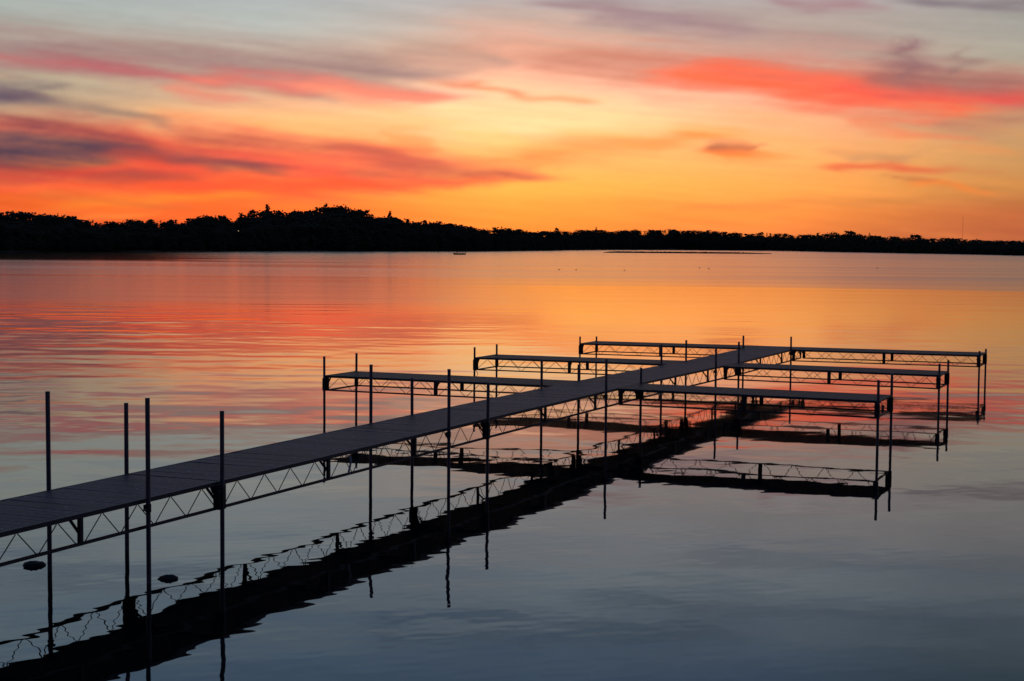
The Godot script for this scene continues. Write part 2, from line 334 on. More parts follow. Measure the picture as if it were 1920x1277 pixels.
func make_sky() -> ImageTexture:
	for r in AIR:
		var row := []
		for h in (r[1] as String).split(" "):
			row.append(Color.html(h))
		air_rows.append(row)
	var n1 := FastNoiseLite.new()
	n1.seed = 11
	n1.frequency = 0.055
	n1.fractal_octaves = 4
	var n2 := FastNoiseLite.new()
	n2.seed = 29
	n2.frequency = 0.11
	n2.fractal_octaves = 4
	var n3 := FastNoiseLite.new()
	n3.seed = 47
	n3.frequency = 0.5
	n3.fractal_octaves = 5
	var n4 := FastNoiseLite.new()
	n4.seed = 83
	n4.frequency = 0.5
	n4.fractal_octaves = 2
	# all round, coarse: the same air with drifting bands of cloud
	var w := 1024
	var h := 512
	var im := Image.create_empty(w, h, false, Image.FORMAT_RGBAF)
	for y in h:
		var el := 90.0 - (y + 0.5) * 180.0 / h
		for x in w:
			var az := wrapf((x + 0.5) * 360.0 / w, -180.0, 180.0)
			im.set_pixel(x, y, evening(az, el, n1, n2).srgb_to_linear())
	im.resize(SAMPLES_SKY, SAMPLES_SKY / 2, Image.INTERPOLATE_CUBIC)
	# towards the sunset, fine: the clouds laid on one by one
	var per := SAMPLES_SKY / 360.0
	var x0 := int(-45 * per)
	var fw := int(90 * per)
	var top := 30.0
	var fh := int(32 * per)
	var y0 := int((90.0 - top) * per)
	var px := []
	px.resize(fw * fh)
	for y in fh:
		var el := 90.0 - (y0 + y + 0.5) / per
		for x in fw:
			var az := (x0 + x + 0.5) / per
			px[y * fw + x] = evening(az, el, n1, n2)
	for c in CLOUDS:
		var col := Color.html(c[0])
		var lo := Vector2.INF
		var hi := -Vector2.INF
		for p in c[3]:
			lo = lo.min(Vector2(p.x, p.y) - Vector2(p.z * 5.0 + 1.4, p.z * 2.5 + 0.25))
			hi = hi.max(Vector2(p.x, p.y) + Vector2(p.z * 5.0 + 1.4, p.z * 2.5 + 0.25))
		for y in range(maxi(0, int((90.0 - hi.y) * per) - y0), mini(fh, int((90.0 - lo.y) * per) - y0 + 1)):
			var el := 90.0 - (y0 + y + 0.5) / per
			for x in range(maxi(0, int(lo.x * per) - x0), mini(fw, int(hi.x * per) - x0 + 1)):
				var az := (x0 + x + 0.5) / per
				var q := Vector2(az + n4.get_noise_2d(az * 0.3, el * 2.2 + 90.0) * 1.3, el + n4.get_noise_2d(az * 0.55 + el * 0.3, el * 1.6) * 0.17)
				var best := 9.0
				var along := 0.5
				var prev: Vector3 = c[3][0]
				for i in range(1, c[3].size()):
					var b: Vector3 = c[3][i]
					var ab := Vector2(b.x - prev.x, b.y - prev.y)
					var t := clampf((q - Vector2(prev.x, prev.y)).dot(ab) / ab.length_squared(), 0.0, 1.0)
					var near := Vector2(prev.x, prev.y) + ab * t
					var d := (q - near)
					var rad := lerpf(prev.z, b.z, t)
					if t <= 0.0 or t >= 1.0: d.x *= 0.4
					if d.length() / rad < best:
						best = d.length() / rad
						along = (i - 1 + t) / (c[3].size() - 1)
					prev = b
				if best < 2.4:
					# long fibres drawn out along the drift of the cloud
					var fibre := n3.get_noise_2d(az * 0.22 + el * 1.2, el * 3.6 + az * 0.35 + 40.0) + 0.75 * n3.get_noise_2d(az * 0.45 + 70.0, el * 8.0 + az * 0.7)
					var a: float = c[1] * exp(-pow(best / (1.22 + 0.4 * fibre), 1.0 + 0.6 * c[2])) * (1.0 + 0.4 * fibre) * smoothstep(2.4, 1.7, best) * smoothstep(-0.06, 0.16, along) * smoothstep(1.06, 0.8, along)
					px[y * fw + x] = px[y * fw + x].lerp(col, clampf(a, 0.0, 1.0))
	for y in fh:
		var el := 90.0 - (y0 + y + 0.5) / per
		for x in fw:
			var az := (x0 + x + 0.5) / per
			var c: Color = px[y * fw + x]
			var edge := smoothstep(44.0, 36.0, absf(az)) * smoothstep(29.0, 20.0, el)
			var mott := n3.get_noise_2d(az * 0.3 + el * 0.5, el * 2.4 + az * 0.2) * edge
			var s := 1.0 + 0.08 * mott + 0.1 * edge * n3.get_noise_2d(az * 0.3 + el * 0.6, el * 8.0 + az * 0.6)
			c = c.lerp(Color(1.0, 0.62, 0.28), clampf(0.34 * mott, 0.0, 0.2) * smoothstep(7.0, 4.0, el))
			c = c.srgb_to_linear()
			# the afterglow over the sunken sun is brighter than the picture can hold
			var glow := smoothstep(18.0, 4.0, absf(az - 0.5)) * smoothstep(8.5, 4.0, el) * smoothstep(0.35, 0.8, c.r)
			c = Color(c.r * (1.0 + 0.35 * glow), c.g * (1.0 + 0.09 * glow), c.b * (1.0 + 0.06 * glow))
			im.set_pixel(posmod(x0 + x, SAMPLES_SKY), y0 + y, Color(c.r * s, c.g * s, c.b * s).lerp(im.get_pixel(posmod(x0 + x, SAMPLES_SKY), y0 + y), 1.0 - smoothstep(45.0, 42.0, absf(az))))
	return ImageTexture.create_from_image(im)

# colour of the evening sky before its named clouds: sRGB when fine, linear in the coarse map
func evening(az: float, el: float, n1: FastNoiseLite, n2: FastNoiseLite) -> Color:
	var c := air(az, maxf(el, -2.9))
	# bands of thin cloud elsewhere in the sky
	var inside := smoothstep(30.0, 21.0, absf(az)) * smoothstep(12.5, 9.5, el)
	if el > 0.0 and inside < 1.0:
		var ra := deg_to_rad(az)
		var k := 1.0 / (sin(deg_to_rad(el)) + 0.12)
		var p := Vector3(sin(ra) * k * 7.0 + 20.0, 0.0, cos(ra) * k * 16.0)
		var m := n1.get_noise_3dv(p) + 0.5 * n2.get_noise_3dv(p * 1.7)
		var a := smoothstep(0.0, 0.55, m) * 0.5 * (1.0 - inside) * smoothstep(70.0, 20.0, el)
		var warm := smoothstep(100.0, 20.0, absf(az)) * smoothstep(14.0, 3.0, el)
		var tint := Color.html("6a7288").lerp(Color.html("c86a5a"), warm)
		tint = tint.lerp(c, 0.35 + 0.35 * smoothstep(6.0, 14.0, el))
		c = c.lerp(tint, a)
	return c

# ------------------------------------------------------------------ water
func make_water() -> void:
	var m := StandardMaterial3D.new()
	m.resource_name = "lake water"
	m.albedo_color = Color(0.002, 0.004, 0.006).linear_to_srgb()
	m.metallic_specular = 0.36
	m.roughness = 1.0
	m.texture_repeat = false
	var pn := FastNoiseLite.new()
	pn.seed = 5
	pn.frequency = 1.0
	pn.fractal_octaves = 3
	# how the wind has roughened the lake: glassy near the dock, ruffled lanes far out
	var tw := 256
	var th := 2048
	var rough := Image.create_empty(tw, th, false, Image.FORMAT_RF)
	for y in th:
		var d := (y + 0.5) * 2400.0 / th
		for x in tw:
			var wx := ((x + 0.5) / tw - 0.5) * 2400.0
			rough.set_pixel(x, y, Color(ruffle(wx, d, pn), 0, 0))
	m.roughness_texture = ImageTexture.create_from_image(rough)
	m.roughness_texture_channel = BaseMaterial3D.TEXTURE_CHANNEL_RED
	# waves: wavelength, direction from straight at the dock, steepness, phase
	rng.seed = 77
	var wl := PackedFloat32Array()
	var kx := PackedFloat32Array()
	var kz := PackedFloat32Array()
	var am := PackedFloat32Array()
	var ph := PackedFloat32Array()
	var gr := PackedInt32Array()
	for g in [[16, 0.14, 0.5, 0.0025, 0.8, 0], [14, 0.5, 1.7, 0.0026, 0.6, 1], [14, 1.3, 5.0, 0.0023, 0.4, 2], [6, 6.0, 16.0, 0.0012, 0.35, 3]]:
		for i in g[0]:
			var l: float = g[1] * pow(g[2] / g[1], (i + rng.randf()) / g[0])
			var a := rng.randfn(0.08, g[4])
			wl.append(l)
			kx.append(TAU / l * sin(a))
			kz.append(TAU / l * cos(a))
			am.append(g[3] * sqrt(2.0 / g[0]) * rng.randf_range(0.7, 1.3))
			ph.append(rng.randf() * TAU)
			gr.append(g[5])
	var rows := PackedFloat32Array()
	var y := 905.0
	while y > 36.0:
		rows.append(EYE * U / y)
		y -= 1.35 if y > 190.0 else 0.75
	var d := rows[-1]
	while d < 3400.0:
		d *= 1.12
		rows.append(d)
	var cols := 430
	var verts := PackedVector3Array()
	var norms := PackedVector3Array()
	var uvs := PackedVector2Array()
	for j in rows.size():
		var z := rows[j]
		var step := rows[mini(j + 1, rows.size() - 1)] - z
		var half := z * 0.5 + 5.0
		var live := []
		var fade := []
		for i in wl.size():
			var s := smoothstep(2.0 * step * absf(cos(atan2(kx[i], kz[i]))), 4.5 * step * absf(cos(atan2(kx[i], kz[i]))), wl[i])
			if s > 0.0:
				live.append(i)
				fade.append(s * am[i])
		for c in cols + 1:
			var u := 2.0 * c / cols - 1.0
			var x := u * half
			var hgt := 0.0
			var sx := 0.0
			var sz := 0.0
			if not live.is_empty():
				var lee := wave_share(x, z, pn)
				for q in live.size():
					var i: int = live[q]
					var a: float = fade[q] * lee[gr[i]]
					var p := kx[i] * x + kz[i] * z + ph[i]
					var cp := cos(p) * a
					var inv := wl[i] / TAU
					hgt += sin(p) * a * inv
					sx += kx[i] * inv * cp
					sz += kz[i] * inv * cp
				var rim := smoothstep(1.0, 0.9, absf(u))
				hgt *= rim
				sx *= rim
				sz *= rim
			verts.append(Vector3(x, hgt, -z))
			norms.append(Vector3(-sx, 1.0, sz).normalized())
			uvs.append(Vector2(x / 2400.0 + 0.5, z / 2400.0))
	var idx := PackedInt32Array()
	var w := cols + 1
	for j in rows.size() - 1:
		for c in cols:
			var a := j * w + c
			idx.append_array([a, a + w, a + w + 1, a, a + w + 1, a + 1])
	# the rest of the lake, to both sides and behind
	var z0 := rows[0]
	var z1 := rows[-1]
	var h0 := z0 * 0.5 + 5.0
	var h1 := z1 * 0.5 + 5.0
	for p in [[-h0, z0, -4500.0, z0, -4500.0, z1, -h1, z1], [h0, z0, h1, z1, 4500.0, z1, 4500.0, z0], [-4500.0, z0, 4500.0, z0, 4500.0, -3.0, -4500.0, -3.0]]:
		var b := verts.size()
		for k in 4:
			verts.append(Vector3(p[2 * k], 0.0, -p[2 * k + 1]))
			norms.append(Vector3.UP)
			uvs.append(Vector2(p[2 * k] / 2400.0 + 0.5, p[2 * k + 1] / 2400.0))
		idx.append_array([b, b + 1, b + 2, b, b + 2, b + 3])
	var arr := []
	arr.resize(Mesh.ARRAY_MAX)
	arr[Mesh.ARRAY_VERTEX] = verts
	arr[Mesh.ARRAY_NORMAL] = norms
	arr[Mesh.ARRAY_TEX_UV] = uvs
	arr[Mesh.ARRAY_INDEX] = idx
	var mesh := ArrayMesh.new()
	mesh.add_surface_from_arrays(Mesh.PRIMITIVE_TRIANGLES, arr)
	tag(put("water", mesh, m, self), "calm lake water mirroring the sunset sky around the dock", "", "", "structure")

func ruffle(x: float, d: float, n: FastNoiseLite) -> float:
	var edge := 141.0 + 6.0 * n.get_noise_2d(x * 0.01, 3.0) - 0.06 * maxf(0.0, x - 12.0) * 10.0 * smoothstep(0.0, 60.0, x) * 0.5
	var lane := n.get_noise_2d(x * 0.0035 + 7.0, d * 0.035)
	var fine := n.get_noise_2d(x * 0.012, d * 0.16 + 50.0)
	var b := x / d * U
	var far := lerpf(0.14, 0.185, smoothstep(250.0, 700.0, b)) + 0.045 * lane + 0.025 * fine
	far *= lerpf(1.0, 1.12, smoothstep(300.0, 700.0, d))
	# lee of the wooded shore on the left
	far = lerpf(far, 0.05, smoothstep(300.0, 345.0, d + 20.0 * fine) * smoothstep(-420.0, -700.0, b + 120.0 * lane))
	var near := 0.012 + 0.038 * smoothstep(20.0, 40.0, d) + lerpf(0.08, 0.03, smoothstep(-200.0, 60.0, b)) * smoothstep(70.0, 105.0, d)
	return lerpf(near, far, smoothstep(edge - 3.0, edge + 3.0, d))

# how much of each group of waves is about: [ripples, wavelets, waves, swell]
func wave_share(x: float, d: float, n: FastNoiseLite) -> Array:
	var patch := 0.9 + 0.9 * n.get_noise_2d(x * 0.05, d * 0.06 + 20.0)
	var left := smoothstep(6.0, -14.0, x + 0.12 * (d - 30.0)) * smoothstep(17.0, 30.0, d) * smoothstep(130.0, 70.0, d)
	var right := smoothstep(6.0, 14.0, x) * smoothstep(24.0, 32.0, d) * smoothstep(70.0, 45.0, d)
	var s := maxf(0.25, patch)
	var out := 0.5 * smoothstep(55.0, 105.0, d)
	s *= lerpf(1.0, 0.5, smoothstep(-1.0, 3.0, x) * smoothstep(27.0, 20.0, d))
	return [0.85 * s + 0.4 * left, 0.8 * s + 0.7 * left + 0.8 * right + out, 0.7 * s + 1.9 * left + 1.5 * right + out, 0.6 + 0.9 * left]

# ------------------------------------------------------------------ dock
const RAIL := 0.045      # depth of the deck's edge rail
const FRAME := 0.305     # from deck top to the underside of the bottom chord

# One section. Its node stands on the water line at the section's start, -z along it, the deck from x = 0 to x = side * 1.21.
func dock_section(called: String, label: String, group: String, at: Vector3, turn: float, length: float, side: float, y0: float, y1: float, bays: int, poles: Array, inner: bool, outer: bool) -> Node3D:
	var t := thing(called, label, "dock section", at, turn, group)
	var w := 1.21
	var x0 := minf(0.0, side * w)
	var x1 := maxf(0.0, side * w)
	var tilt := (y1 - y0) / length
	# deck panels
	var n := int(round(length / 0.142))
	var each := length / n
	var plank := start()
	box(plank, Vector3(x0 + 0.012, -0.022, -each * 0.5 + 0.0015), Vector3(x1 - 0.012, 0.0, each * 0.5 - 0.0015), 0.0015)
	var plank_mesh := done(plank)
	var sort := "pier_board_%d" if called == "side_pier" else "board_%d"
	for i in n:
		var xf := Transform3D(Basis(Vector3.RIGHT, atan(tilt) + rng.randfn(0.0, 0.004)) * Basis(Vector3.BACK, rng.randfn(0.0, 0.0012)), Vector3(0, lerpf(y0, y1, (i + 0.5) / n) + rng.randf_range(-0.001, 0.0005), -each * (i + 0.5)))
		put("board", plank_mesh, mats[sort % (rng.randi() % 5)], t, xf)
	var under := start()
	box(under, Vector3(x0 + 0.02, -0.007, -length * 0.5 + 0.02), Vector3(x1 - 0.02, 0.0, length * 0.5 - 0.02))
	put("deck_backing", done(under), mats["dark_steel"], t, Transform3D(Basis(Vector3.RIGHT, atan(tilt)), Vector3(0, (y0 + y1) * 0.5 - 0.0235, -length * 0.5)))
	# two side trusses
	var bay := length / bays
	var rod := start()
	var rise := FRAME - RAIL - 0.028
	var run := 0.256
	tube(rod, [Vector3(0, 0, run * 0.5), Vector3(0, rise, -run * 0.5)], [0.0055, 0.0055], 6)
	var rod_mesh := done(rod)
	var post := start()
	var wide := 0.036 if called == "side_pier" else 0.026
	box(post, Vector3(-0.016, -FRAME + 0.004, -wide), Vector3(0.016, -RAIL, wide))
	var post_mesh := done(post)
	for e in [x0, x1]:
		var out: float = -1.0 if e == x0 else 1.0
		var st := start()
		var a := Vector3(e - out * 0.006, y0 - RAIL * 0.5 + 0.002, 0.0)
		var b := Vector3(e - out * 0.006, y1 - RAIL * 0.5 + 0.002, -length)
		bar(st, a, b, 0.034, RAIL)
		var tr := put("side_truss", done(st), mats["steel"], t)
		st = start()
		bar(st, Vector3(e - out * 0.006, y0 - FRAME + 0.014, -0.045), Vector3(e - out * 0.006, y1 - FRAME + 0.014, -length + 0.045), 0.03, 0.028)
		put("bottom_chord", done(st), mats["steel"], tr)
		for k in bays + 1:
			var z := clampf(bay * k, 0.062, length - 0.062)
			put("upright", post_mesh, mats["dark_steel"], tr, Transform3D(Basis(), Vector3(e - out * 0.006, lerpf(y0, y1, z / length), -z)))
		for k in bays:
			var nz := int(round((bay - 0.1) / 0.56))
			var pitch := (bay - 0.1) / nz
			for q in nz:
				var z := bay * k + 0.05 + pitch * q
				for v in 2:
					var zc := z + (0.25 if v == 0 else 0.75) * pitch
					var bs := Basis() if v == 0 else Basis(Vector3.UP, PI)
					bs = bs.scaled_local(Vector3(1, 1, (0.5 * pitch - 0.028) / run))
					put("zigzag_rod", rod_mesh, mats["steel"], tr, Transform3D(bs, Vector3(e - out * 0.006, lerpf(y0, y1, zc / length) - FRAME + 0.022, -zc)))
	# frames across, with knee braces
	for k in bays + 1:
		var z := clampf(bay * k, 0.062, length - 0.062)
		var y := lerpf(y0, y1, z / length)
		var st := start()
		bar(st, Vector3(x0 + 0.012, y - 0.038, -z), Vector3(x1 - 0.012, y - 0.038, -z), 0.03, 0.018)
		bar(st, Vector3(x0 + 0.01, y - 0.2, -z), Vector3(x0 + 0.15, y - 0.045, -z), 0.022, 0.022)
		bar(st, Vector3(x1 - 0.01, y - 0.2, -z), Vector3(x1 - 0.15, y - 0.045, -z), 0.022, 0.022)
		if called == "side_pier" and k == bays:
			bar(st, Vector3(x0, y - FRAME + 0.014, -z), Vector3(x1, y - FRAME + 0.014, -z), 0.03, 0.03)
		put("cross_frame", done(st), mats["dark_steel"], t)
	# joint plates at the ends that take another section
	for end in 2:
		if (end == 0 and not inner) or (end == 1 and not outer): continue
		for e in [x0, x1]:
			var out: float = -1.0 if e == x0 else 1.0
			var z := -0.004 if end == 0 else -length + 0.004
			var dirz := -1.0 if end == 0 else 1.0
			var y := y0 if end == 0 else y1
			var st := start()
			var thick := 0.008
			var xo: float = e - out * 0.032
			var p := [Vector2(0, -RAIL), Vector2(0.13, -RAIL), Vector2(0.08, -0.12), Vector2(0.035, -0.15), Vector2(0, -0.15)]
			prism(st, p, xo - thick, xo + thick, y, z, dirz)
			put("joint_plate", done(st), mats["dark_steel"], t)
	# poles: [s, x side 0 near / 1 far, top above deck]
	for p in poles:
		var far: bool = p[1] == 1
		var e := (side * w) if far else 0.0
		var out: float = (1.0 if side > 0.0 else -1.0) if far else (-1.0 if side > 0.0 else 1.0)
		var y := lerpf(y0, y1, clampf(p[0] / length, 0, 1))
		var px := e + out * 0.052
		var st := start()
		var top: float = y + p[2]
		var lean := Vector3(rng.randf_range(-0.005, 0.005), 0.0, rng.randf_range(-0.005, 0.005))
		var head: Vector3 = Vector3(px, top, -p[0]) + lean * (p[2] + 0.15)
		tube(st, [Vector3(px, -1.3, -p[0]) - lean * (y + 1.1), Vector3(px, y - 0.15, -p[0]), head], [0.024, 0.024, 0.024], 14)
		var po := put("pole", done(st), mats["pole"], t)
		st = start()
		tube(st, [head - Vector3(0, 0.002, 0), head + Vector3(0, 0.006, 0), head + Vector3(0, 0.009, 0)], [0.0255, 0.0255, 0.019], 14)
		put("pole_cap", done(st), mats["pole"], po)
		st = start()
		var joint: bool = called == "side_pier" or absf(p[0] - length) < 0.3
		if joint:
			box(st, Vector3(px - 0.029, y - 0.295, -p[0] - 0.029), Vector3(px + 0.029, y - 0.05, -p[0] + 0.029), 0.004)
			box(st, Vector3(minf(e, px) - 0.004, y - 0.30, -p[0] + 0.02), Vector3(maxf(e, px) + 0.004, y - 0.06, -p[0] + (0.045 if called == "side_pier" else 0.065)))
		else:
			tube(st, [Vector3(px, y - 0.13, -p[0]), Vector3(px, y - 0.05, -p[0])], [0.03, 0.03], 12)
			box(st, Vector3(minf(e, px), y - 0.12, -p[0] - 0.012), Vector3(maxf(e, px), y - 0.06, -p[0] + 0.012))
		var sl := put("pole_bracket", done(st), mats["dark_steel"], t)
		st = start()
		tube(st, [Vector3(px, y - 0.1, -p[0] + 0.02), Vector3(px, y - 0.1, -p[0] + 0.066)], [0.007, 0.007], 8)
		tube(st, [Vector3(px, y - 0.1, -p[0] + 0.06), Vector3(px, y - 0.1, -p[0] + 0.074)], [0.013, 0.013], 6, false)
		put("set_screw", done(st), mats["pole"], sl)
	return t

# a plate: outline p of (inwards along z, height) between two x, at end z
func prism(st: SurfaceTool, p: Array, xa: float, xb: float, y: float, z: float, dirz: float) -> void:
	var a := []
	var b := []
	for q in p:
		a.append(Vector3(xa, y + q.y, z + dirz * q.x))
		b.append(Vector3(xb, y + q.y, z + dirz * q.x))
	for k in p.size():
		var n := (k + 1) % p.size()
		quad(st, a[k], b[k], b[n], a[n])
	for k in range(1, p.size() - 1):
		for v in [a[0], a[k], a[k + 1], b[0], b[k + 1], b[k]]:
			st.add_vertex(v)

func make_dock() -> void:
	rng.seed = 515
	var j := [7.55, 14.63, 21.73, 28.83, 35.92, 42.5]
	var h := [0.863, 0.863, 0.864, 0.854, 0.797, 0.797]
	var poles := [
		[[13.25, 0, 1.014], [14.58, 0, 0.762], [13.34, 1, 1.017], [14.66, 1, 0.781]],
		[[20.30, 0, 0.827], [21.65, 0, 0.541], [20.43, 1, 0.836], [21.76, 1, 0.544]],
		[[26.85, 0, 0.575], [28.80, 0, 0.290], [27.02, 1, 0.499], [28.93, 1, 0.294]],
		[[33.96, 0, 0.443], [35.87, 0, 0.473], [34.16, 1, 0.457], [36.04, 1, 0.464]],
		[[41.05, 0, 0.340], [41.21, 1, 0.321]],
	]
	var labels := [
		"nearest walkway section of the dock, running out of the picture at lower left",
		"second walkway section, long bare deck before the first pair of side piers, small strap underneath",
		"third walkway section, ending where the nearest pair of side piers branches off",
		"fourth walkway section, between the nearest and the middle pair of side piers",
		"outermost walkway section, ending at the T of the farthest pair of side piers",
	]
	for k in 5:
		var ps := []
		for p in poles[k]:
			ps.append([p[0] - j[k], p[1], p[2]])
		dock_section("walkway_section", labels[k], "walkway sections of the dock", on_dock(j[k] + 0.012, 0.0), -DOCK_TURN, j[k + 1] - j[k] - 0.024, -1.0, h[k], h[k + 1], 3, ps, k > 0, true)
	# side piers, from nearest to farthest: joint, [left length, near pole, far pole, end drop], the same for the right
	var piers := [
		[3, [4.889, 0.37, 0.36, 0.003], [4.76, 0.35, 0.37, -0.012]],
		[4, [4.856, 0.24, 0.24, -0.014], [4.76, 0.24, 0.23, -0.016]],
		[5, [4.66, 0.18, 0.12, -0.016], [4.79, 0.10, 0.08, 0.015]],
	]
	var which := ["nearest", "middle", "farthest"]
	var extra := [", below the others", ", between the other two", ", seen against orange water"]
	var extra_r := [", over dark reflections", ", ending left of the farthest pier's end", ", reaching farthest right"]
	for k in 3:
		var p: Array = piers[k]
		var s0: float = j[p[0]] - 1.262
		var y: float = h[p[0]]
		var l: Array = p[1]
		dock_section("side_pier", "%s side pier on the left of the walkway%s" % [which[k], extra[k]], "side piers branching off the walkway", on_dock(s0, -1.228), -DOCK_TURN + PI * 0.5, l[0], 1.0, y, y + l[3], 2, [[l[0] - 0.03, 0, l[1]], [l[0] - 0.03, 1, l[2]]], true, false)
		var r: Array = p[2]
		dock_section("side_pier", "%s side pier on the right of the walkway%s" % [which[k], extra_r[k]], "side piers branching off the walkway", on_dock(s0, 0.02), -DOCK_TURN - PI * 0.5, r[0], -1.0, y, y + r[3], 2, [[r[0] - 0.03, 0, r[1]], [r[0] - 0.03, 1, r[2]]], true, false)
	# a strap under the second walkway section and a rope end on the middle left pier
	var st := start()
	var pts := []
	var rad := []
	for i in 9:
		var f := i / 8.0
		pts.append(Vector3(0.012 * sin(f * 5.0), -0.23 * f, 0.01 * cos(f * 4.0)))
		rad.append(0.012 if i % 2 == 0 else 0.015)
	tube(st, pts, rad, 8)
	var strap := put("strap", done(st), mats["strap"], self, Transform3D(Basis(), on_dock(17.5, 0.015, 0.80)))
	tag(strap, "short pale strap hanging under the edge of the second walkway section", "strap")
	st = start()
	pts = []
	rad = []
	for i in 8:
		var f := i / 7.0
		pts.append(Vector3(0.05 * sin(f * 3.0), -0.16 * f, 0.02 * f))
		rad.append(0.007)
	tube(st, pts, rad, 6)
	tag(put("rope", done(st), mats["rope"], self, Transform3D(Basis(), on_dock(j[4] - 1.30, -1.228 - 4.80, 0.48))), "frayed rope end hanging from the outer end of the middle left pier", "rope")

# ------------------------------------------------------------------ far shore
func shore_at(bearing: float) -> float:
	return table(SHORE, bearing)

func wood_top(bearing: float, d: float) -> float:
	return EYE + table(SKYLINE, bearing) / U * d

# height of the ground behind the waterline
func land(bearing: float, back: float) -> float:
	var d := shore_at(bearing) + 90.0
	var g := maxf(1.2, wood_top(bearing, d) - 17.0)
	if back < 0.0: return -0.8
	return 0.35 * smoothstep(0.0, 3.0, back) + (g - 0.35) * smoothstep(2.0, 95.0, back)

func make_land() -> void:
	var back := [-6.0, 0.0, 2.0, 6.0, 14.0, 30.0, 55.0, 95.0, 160.0, 300.0, 700.0, 1600.0]
	var st := start()
	st.set_smooth_group(0)
	var prev := []
	var b := -5200.0
	while b <= 5200.0:
		var row := []
		for k in back:
			var jag := 4.0 * sin(b * 0.021) + 3.0 * sin(b * 0.057 + 1.0)
			row.append(out_at(b, shore_at(b) + k + jag, land(b, k) if k < 200.0 else land(b, 100.0) * (1.0 if k < 400.0 else 0.8)))
		if not prev.is_empty():
			for i in back.size() - 1:
				quad(st, prev[i], prev[i + 1], row[i + 1], row[i])
		prev = row
		b += 26.0
	tag(put("hills", done(st), mats["earth"], self), "low wooded land and hill along the far side of the lake", "", "", "structure")
	# the bank that the lake is seen from
	st = start()
	prev = []
	for i in 41:
		var x := -200.0 + i * 10.0
		var row := []
		for k in 9:
			var z: float = [1.5, 3.0, 4.5, 7.0, 11.0, 20.0, 45.0, 120.0, 400.0][k]
			row.append(Vector3(x, [-0.7, 0.1, 0.7, 1.3, 1.7, 1.9, 2.4, 3.5, 5.0][k] + 0.08 * sin(x * 0.31 + z), z))
		if not prev.is_empty():
			for k in 8:
				quad(st, prev[k], row[k], row[k + 1], prev[k + 1])
		prev = row
	tag(put("shore_bank", done(st), mats["grass"], self), "grassy bank behind the viewpoint", "", "", "structure")
	# low reedy point
	st = start()
	rng.seed = 401
	for i in 1500:
		var f := rng.randf()
		var bb := lerpf(170.0, 484.0, f)
		var dd := 1010.0 + rng.randf_range(-9.0, 9.0) + 12.0 * f
		var p := out_at(bb, dd, -0.1)
		var hh := rng.randf_range(0.75, 1.3) * (1.0 if f < 0.8 else lerpf(1.0, 0.45, (f - 0.8) * 5.0)) * smoothstep(0.0, 0.12, f + 0.05)
		var ww := rng.randf_range(0.35, 0.9)
		var tip := p + Vector3(rng.randf_range(-0.3, 0.3), hh, rng.randf_range(-0.3, 0.3))
		for k in 3:
			var a0 := TAU * k / 3.0 + i
			var a1 := TAU * (k + 1) / 3.0 + i
			for v in [p + Vector3(cos(a0), 0, sin(a0)) * ww, tip, p + Vector3(cos(a1), 0, sin(a1)) * ww]:
				st.add_vertex(v)
	tag(put("reed_bed", done(st), mats["reeds"], self), "dark low reed bed lying in the water before the far right shore", "reeds", "", "stuff")

func blob(st: SurfaceTool, c: Vector3, r: Vector3) -> void:
	var d := [Vector3.RIGHT, Vector3.BACK, Vector3.LEFT, Vector3.FORWARD]
	var ring := []
	for k in 4:
		ring.append(c + d[k] * r * rng.randf_range(0.6, 1.25) + Vector3.UP * r.y * rng.randf_range(-0.4, 0.4))
	var up := c + Vector3(rng.randf_range(-0.3, 0.3) * r.x, r.y * rng.randf_range(0.7, 1.2), rng.randf_range(-0.3, 0.3) * r.z)
	var dn := c - Vector3(0, r.y * rng.randf_range(0.5, 0.9), 0)
	for k in 4:
		var n := (k + 1) % 4
		for v in [ring[k], up, ring[n], ring[n], dn, ring[k]]:
			st.add_vertex(v)

